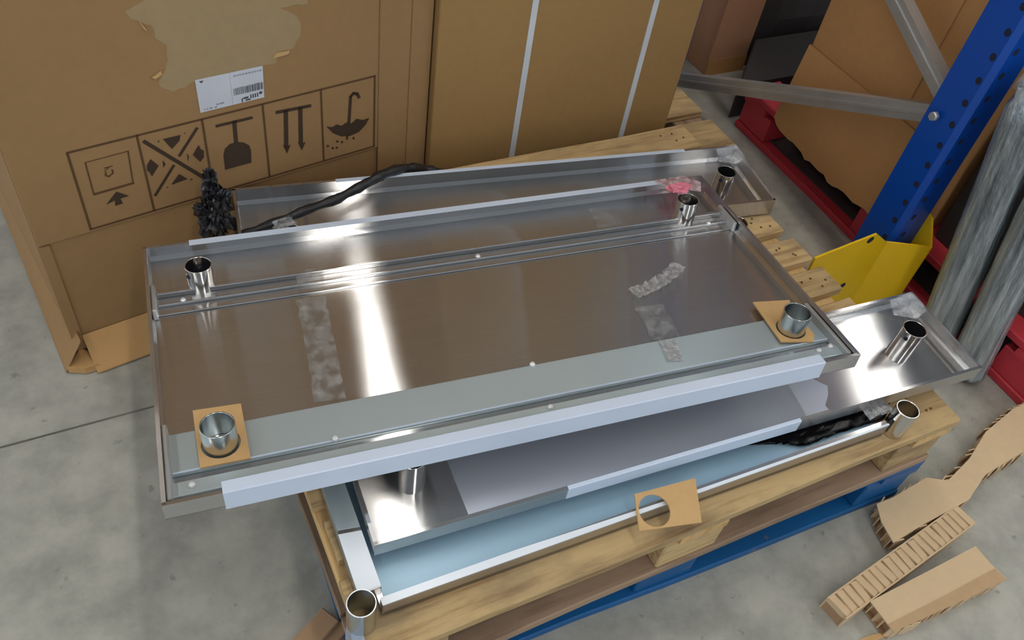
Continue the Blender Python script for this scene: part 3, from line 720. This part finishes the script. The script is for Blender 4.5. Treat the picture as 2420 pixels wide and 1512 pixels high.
tag(obj('tape_strip', bm, TAPEC, None, q), 'clear tape stuck beside the front right socket of the bottom tray', 'tape')
q = bz(672, 528, .345)
o = crumple('tape_scrap', q, .016, (1.3, .8, .5), .5, WRAP, 3, 3, 5); tag(o, 'clear crumpled tape on the left socket of the back narrow tray', 'tape')
# film strip hanging at the pallet corner
bm = nb(); rws = []
for i in range(9):
    f = i/8; y_ = .385+.115*f; k_ = .002*math.sin(i*1.9)
    rws.append([bm.verts.new(p) for p in ((PX0+.006, y_, .2905+abs(k_)), (PX0-.010+k_, y_, .2895), (PX0-.013+k_, y_, .262), (PX0-.012-k_, y_, .235))])
for p_, q_ in zip(rws, rws[1:]):
    for k_ in range(3): bm.faces.new((p_[k_], p_[k_+1], q_[k_+1], q_[k_]))
bmesh.ops.solidify(bm, geom=list(bm.faces), thickness=.0008)
tag(obj('film_strip', bm, FILMW), 'pale blue film strip hanging down the near left corner of the wooden pallet', 'film')

# ------------------------------------------------------------------ rack: upright, braces, guard
RX, RY = 1.70, .94
UP = thing('storage_rack', 'blue perforated steel rack upright with galvanised braces', 'rack', (RX, RY, 0))
bm = nb(); wd, dp = .10, .095
prism(bm, [(0, .012), (.012, 0), (wd-.012, 0), (wd, .012), (wd, dp), (wd-.004, dp), (wd-.004, .014), (wd-.014, .004), (.014, .004), (.004, .014), (.004, dp), (0, dp)], 0.008, 1.9)
obj('upright', bm, RACKB, UP)
bm = nb(); prism(bm, [(.0, -.004), (wd+.01, -.004), (wd+.01, dp+.02), (.0, dp+.02)], 0, .008); obj('base_plate', bm, GALV, UP)
hz0 = .269
hn = 10; bm = nb(); bm.faces.new([bm.verts.new((0, .0075*math.cos(2*PI*i/hn), .0088*math.sin(2*PI*i/hn))) for i in range(hn)])
hme = bpy.data.meshes.new('upright_hole'); bm.to_mesh(hme); bm.free(); hme.materials.append(HOLE)
for i in range(-3, 24):
    obj('upright_hole', hme, None, UP, (-.0006, .022, hz0+.056*i))
    obj('upright_hole', hme, None, UP, (.030, -.0006, hz0+.02+.056*i), (0, 0, PI/2))
def brace(y0, z0, y1, z1, x=.040, h=.042):
    d = Vector((0, y1-y0, z1-z0)); L = d.length; ang = math.atan2(d.z, d.y)
    bm = nb()   # C profile
    pr2 = [(-.016, -h/2), (.016, -h/2), (.016, -h/2+.003), (-.013, -h/2+.003), (-.013, h/2-.003), (.016, h/2-.003), (.016, h/2), (-.016, h/2)]
    ra = [bm.verts.new((p[0], 0, p[1])) for p in pr2]; rb = [bm.verts.new((p[0], L, p[1])) for p in pr2]
    for i in range(8): bm.faces.new((ra[i], ra[(i+1) % 8], rb[(i+1) % 8], rb[i]))
    bm.faces.new(ra); bm.faces.new(rb[::-1])
    o = obj('brace', bm, GALV, UP, (x, y0, z0), (ang, 0, 0))
    bm = nb(); box(bm, -.0185, .02, -.004, -.0162, L-.02, .004); obj('brace_rib', bm, GALV, o)
    return o
kx = 1.13
brace(.055, .545, .055+.97, .545-.50); brace(.055, .555, .055+.97, .555+.46)
bm = nb(); disc(bm, 0, 0, 0, .012, .011, 6, .9); o = obj('bolt', bm, GALV, UP, (-.012, .062, .548), (0, -PI/2, 0)); 
# rear upright
bm = nb(); prism(bm, [(0, 0), (wd, 0), (wd, dp), (0, dp)], 0.008, 1.9); obj('upright', bm, RACKB, UP, (0, 1.03, 0))
# yellow guard
YG = thing('rack_guard', 'yellow steel guard around the foot of the blue rack upright', 'guard', (0, 0, 0))
zt_ = .283
G0, G1, G2, G3 = Vector((1.388, .905)), Vector((1.668, .931)), Vector((1.772, .878)), Vector((1.808, .985))
def plate(name, A, B, prof, th, mat, parent):
    """vertical plate from A to B; prof = [(s, z)] outline with s in metres from A"""
    d = (B-A).normalized(); n = Vector((-d.y, d.x)); bm = nb()
    f = [bm.verts.new((A.x+d.x*s, A.y+d.y*s, z)) for s, z in prof]; b = [bm.verts.new((A.x+d.x*s+n.x*th, A.y+d.y*s+n.y*th, z)) for s, z in prof]
    bm.faces.new(f); bm.faces.new(b[::-1]); m = len(prof)
    for i in range(m): bm.faces.new((f[i], f[(i+1) % m], b[(i+1) % m], b[i]))
    return obj(name, bm, mat, parent)
l1 = (G1-G0).length; l2 = (G2-G1).length; l3 = (G3-G2).length
plate('guard_wing', G0, G1, [(0, 0), (l1, 0), (l1, zt_-.052), (l1-.07, zt_), (0, zt_)], .005, YELL, YG)
plate('guard_face', G1, G2, [(0, 0), (l2, 0), (l2, zt_-.052), (0, zt_-.052)], .005, YELL, YG)
plate('guard_wing', G2, G3, [(0, 0), (l3, 0), (l3, zt_), (.05, zt_), (0, zt_-.052)], .005, YELL, YG)
d = (G1-G0).normalized()
for px_, py_ in ((2057, 567), (1990, 675)):
    n3 = Vector((-d.y, d.x, 0)); q = bpl(px_, py_, n3, (G0.x, G0.y, 0)) - n3*.0006
    bm = nb(); n = 12
    bm.faces.new([bm.verts.new((q.x+d.x*.012*math.cos(2*PI*i/n), q.y+d.y*.012*math.cos(2*PI*i/n), q.z+.0095*math.sin(2*PI*i/n))) for i in range(n)])
    obj('bolt_hole', bm, HOLE, YG)

# ------------------------------------------------------------------ wrapped profiles leaning at the right
def bundle(label, base, top, rad, seed, n=28, seg=30):
    t = thing('wrapped_profile', label, 'profile', base)
    ax_ = (Vector(top)-Vector(base)); L = ax_.length; t.rotation_euler = ax_.to_track_quat('Z', 'Y').to_euler()
    ax_, a_, b_ = Vector((0, 0, 1)), Vector((1, 0, 0)), Vector((0, 1, 0))
    bm = nb(); rings = []
    for i in range(seg+1):
        f = i/seg; rr = rad*(1 if f < .95 else .8); ring = []
        for k in range(n):
            an = 2*PI*k/n; sq = 1/max(abs(math.cos(an)), abs(math.sin(an)))**.55
            r = rr*sq*.88*(1+.10*noise.noise(Vector((math.cos(an)*3.2+seed, math.sin(an)*3.2, f*1.6)))+.03*noise.noise(Vector((k*.9, f*16, seed))))
            ring.append(bm.verts.new(ax_*L*f+a_*r*math.cos(an)+b_*r*math.sin(an)))
        rings.append(ring)
    for v in rings[0]: v.co.z += .012
    for p, q in zip(rings, rings[1:]):
        for k in range(n): bm.faces.new((p[k], p[(k+1) % n], q[(k+1) % n], q[k])).smooth = True
    bm.faces.new(rings[0][::-1]); bm.faces.new(rings[-1]); obj('wrapped_core', bm, FOILW, t)
    bm = nb(); rr = [ax_*(L*.985)+a_*rad*.55*math.cos(i*2.4)+b_*rad*.55*math.sin(i*2.4) for i in range(3)]
    for i, c_ in enumerate(rr): sweep(bm, [c_, c_+ax_*(.02+.006*i)], [rad*.3, rad*.16], 8, .5)
    obj('film_tuft', bm, WRAP, t); return t
bundle('grey plastic-wrapped metal profile leaning beside the blue upright', (1.795, .742, 0), (1.742, .862, .70), .053, 1.3)
bundle('second grey plastic-wrapped profile at the right edge of the picture', (1.808, .640, 0), (1.772, .750, .66), .050, 6.1)

# ------------------------------------------------------------------ honeycomb cardboard on the floor
def outline_piece(name, label, pts, th, topmat, fin_edges=(), lift=.0, finstep=.016):
    """sandwich board: two liners and a ring of core fins between them"""
    t = thing(name, label, 'cardboard', (pts[0][0], pts[0][1], 0)); ox, oy = pts[0][0], pts[0][1]
    Q = [(p[0]-ox, p[1]-oy) for p in pts]; cx = sum(q[0] for q in Q)/len(Q); cy = sum(q[1] for q in Q)/len(Q)
    bm = nb(); prism(bm, Q, th-.003, th); obj('top_liner', bm, topmat, t)
    bm = nb(); prism(bm, [(cx+(q[0]-cx)*.97, cy+(q[1]-cy)*.97) for q in Q], .0, .003); obj('bottom_liner', bm, CARD_CORE, t)
    bm = nb(); prism(bm, [(cx+(q[0]-cx)*.90, cy+(q[1]-cy)*.80) for q in Q], .003, th-.003); obj('core', bm, CARD_CORE, t)
    me = None
    for i, (a, b) in enumerate(zip(Q, Q[1:]+Q[:1])):
        if fin_edges and i not in fin_edges: continue
        a, b = Vector(a), Vector(b); L = (b-a).length; nn = max(2, int(L/finstep)); dd = (b-a).normalized(); inw = Vector((cx, cy))-(a+b)/2
        for j in range(nn):
            p = a.lerp(b, (j+.5)/nn); an = math.atan2(inw.y, inw.x)+random.choice((-.45, .45))
            if me is None:
                bmf = nb(); vs = box(bmf, 0, -.0012, .003, .02, .0012, th-.003); o = obj('core_fin', bmf, CARD_HC, t); me = o.data
            else: o = obj('core_fin', me, None, t)
            o.location = (p.x+inw.normalized().x*.002, p.y+inw.normalized().y*.002, 0); o.rotation_euler = (0, 0, an)
    return t
# slab piece
p3 = [bz(2057, 1420, .042), bz(2112, 1492, .042), bz(2180, 1462, .042), bz(2260, 1425, .042), bz(2380, 1368, .042), bz(2340, 1330, .042), bz(2306, 1290, .042), bz(2180, 1356, .042)]
t3 = outline_piece('honeycomb_board', 'flat tan honeycomb cardboard slab nearest the bottom right corner, on the floor', [(p.x, p.y) for p in p3], .042, CARD_HC)
cr = [(q.x-p3[0].x, q.y-p3[0].y) for q in (bz(2100, 1474, .044), bz(2112, 1492, .044), bz(2180, 1462, .044), bz(2260, 1425, .044), bz(2380, 1368, .044), bz(2352, 1342, .044), bz(2230, 1408, .044))]
bm = nb(); prism(bm, cr, .0421, .0428); obj('creased_edge', bm, m_card('honeycomb_paper_slope_shade', hexc(190, 158, 120), .9), t3)  # flat patch; darker tone paints the shade of the creased slope
# torn twisted piece
p1 = [bz(2072, 1190, .042), bz(2083, 1232, .042), bz(2112, 1282, .042), bz(2180, 1240, .042), bz(2290, 1180, .042), bz(2330, 1120, .042), bz(2430, 1060, .042), bz(2440, 945, .042), bz(2395, 965, .042), bz(2330, 1020, .042), bz(2290, 1085, .042), bz(2240, 1135, .042), bz(2190, 1128, .042), bz(2110, 1175, .042)]
p1 = [(p.x, p.y) for p in p1]
t1 = outline_piece('honeycomb_board', 'torn waisted honeycomb cardboard piece on the floor right of the pallet', p1, .042, CARD_HC)
# strip on edge, cells upward
a0, a1, b1, b0 = bz(1948, 1412, .04), bz(2003, 1455, .04), bz(2303, 1232, .04), bz(2262, 1190, .04)
mid0 = (a0+a1)/2; mid1 = (b0+b1)/2; dr = mid1-mid0; dr.z = 0; L = dr.length; an = math.atan2(dr.y, dr.x); wd_ = .050
mid0.y -= .003
t2 = thing('honeycomb_board', 'narrow honeycomb cardboard strip lying on its edge with open cells upward', 'cardboard', (mid0.x, mid0.y, 0), (0, 0, an))
bm = nb(); box(bm, 0, -wd_/2, .0, L, -wd_/2+.003, .040); obj('side_liner', bm, CARD_HC, t2)
bm = nb(); box(bm, 0, wd_/2-.003, .0, L, wd_/2, .040); obj('side_liner', bm, CARD_HC, t2)
bm = nb(); box(bm, .002, -wd_/2+.003, .0, L-.002, wd_/2-.003, .026); obj('core', bm, CARD_CORE, t2)
bmf = nb(); vs = box(bmf, 0, -wd_/2+.003, 0, .0188, wd_/2-.003, .0142); 
for v in vs:
    if v.co.z > .01 and v.co.x > .01: v.co.z -= .0035
mf = None; nf = int(L/.0195)
for i in range(nf):
    if mf is None: o = obj('core_fold', bmf, CARD_HC, t2); mf = o.data
    else: o = obj('core_fold', mf, None, t2)
    o.location = (.003+i*L/nf, 0, .026); o.rotation_euler = (0, random.uniform(-.05, .05), random.uniform(-.10, .10))
# small piece at the bottom edge
a0, a1, a2 = bz(690, 1512, .035), bz(762, 1434, .035), bz(806, 1478, .035)
dr = a1-a0; an = math.atan2(dr.y, dr.x); L = .16
t4 = thing('cardboard_strip', 'folded brown cardboard strip on the floor at the near left pallet corner', 'cardboard', (a1.x, a1.y, 0), (0, 0, an))
for nm, y0, y1, zz, x_ in (('folded_layer', -.0, -.040, .035, 0), ('folded_layer', -.036, -.060, .024, .004), ('folded_layer', -.055, -.072, .012, .008)):
    bm = nb(); box(bm, -L, y1, .0 if zz < .03 else .0, x_, y0, zz); bevel(bm, .002); obj(nm, bm, CARD_CORE, t4)
# wood chip near the bottom edge
bm = nb(); q = bz(2065, 1506, .004); prism(bm, [(-.02, -.004), (.02, -.008), (.032, -.002), (.0, .006), (-.03, .008)], .001, .004)
tag(obj('wood_chip', bm, CARD_LT, None, (q.x, q.y, 0)), 'small pale splinter on the floor beside the cardboard slab', 'splinter')
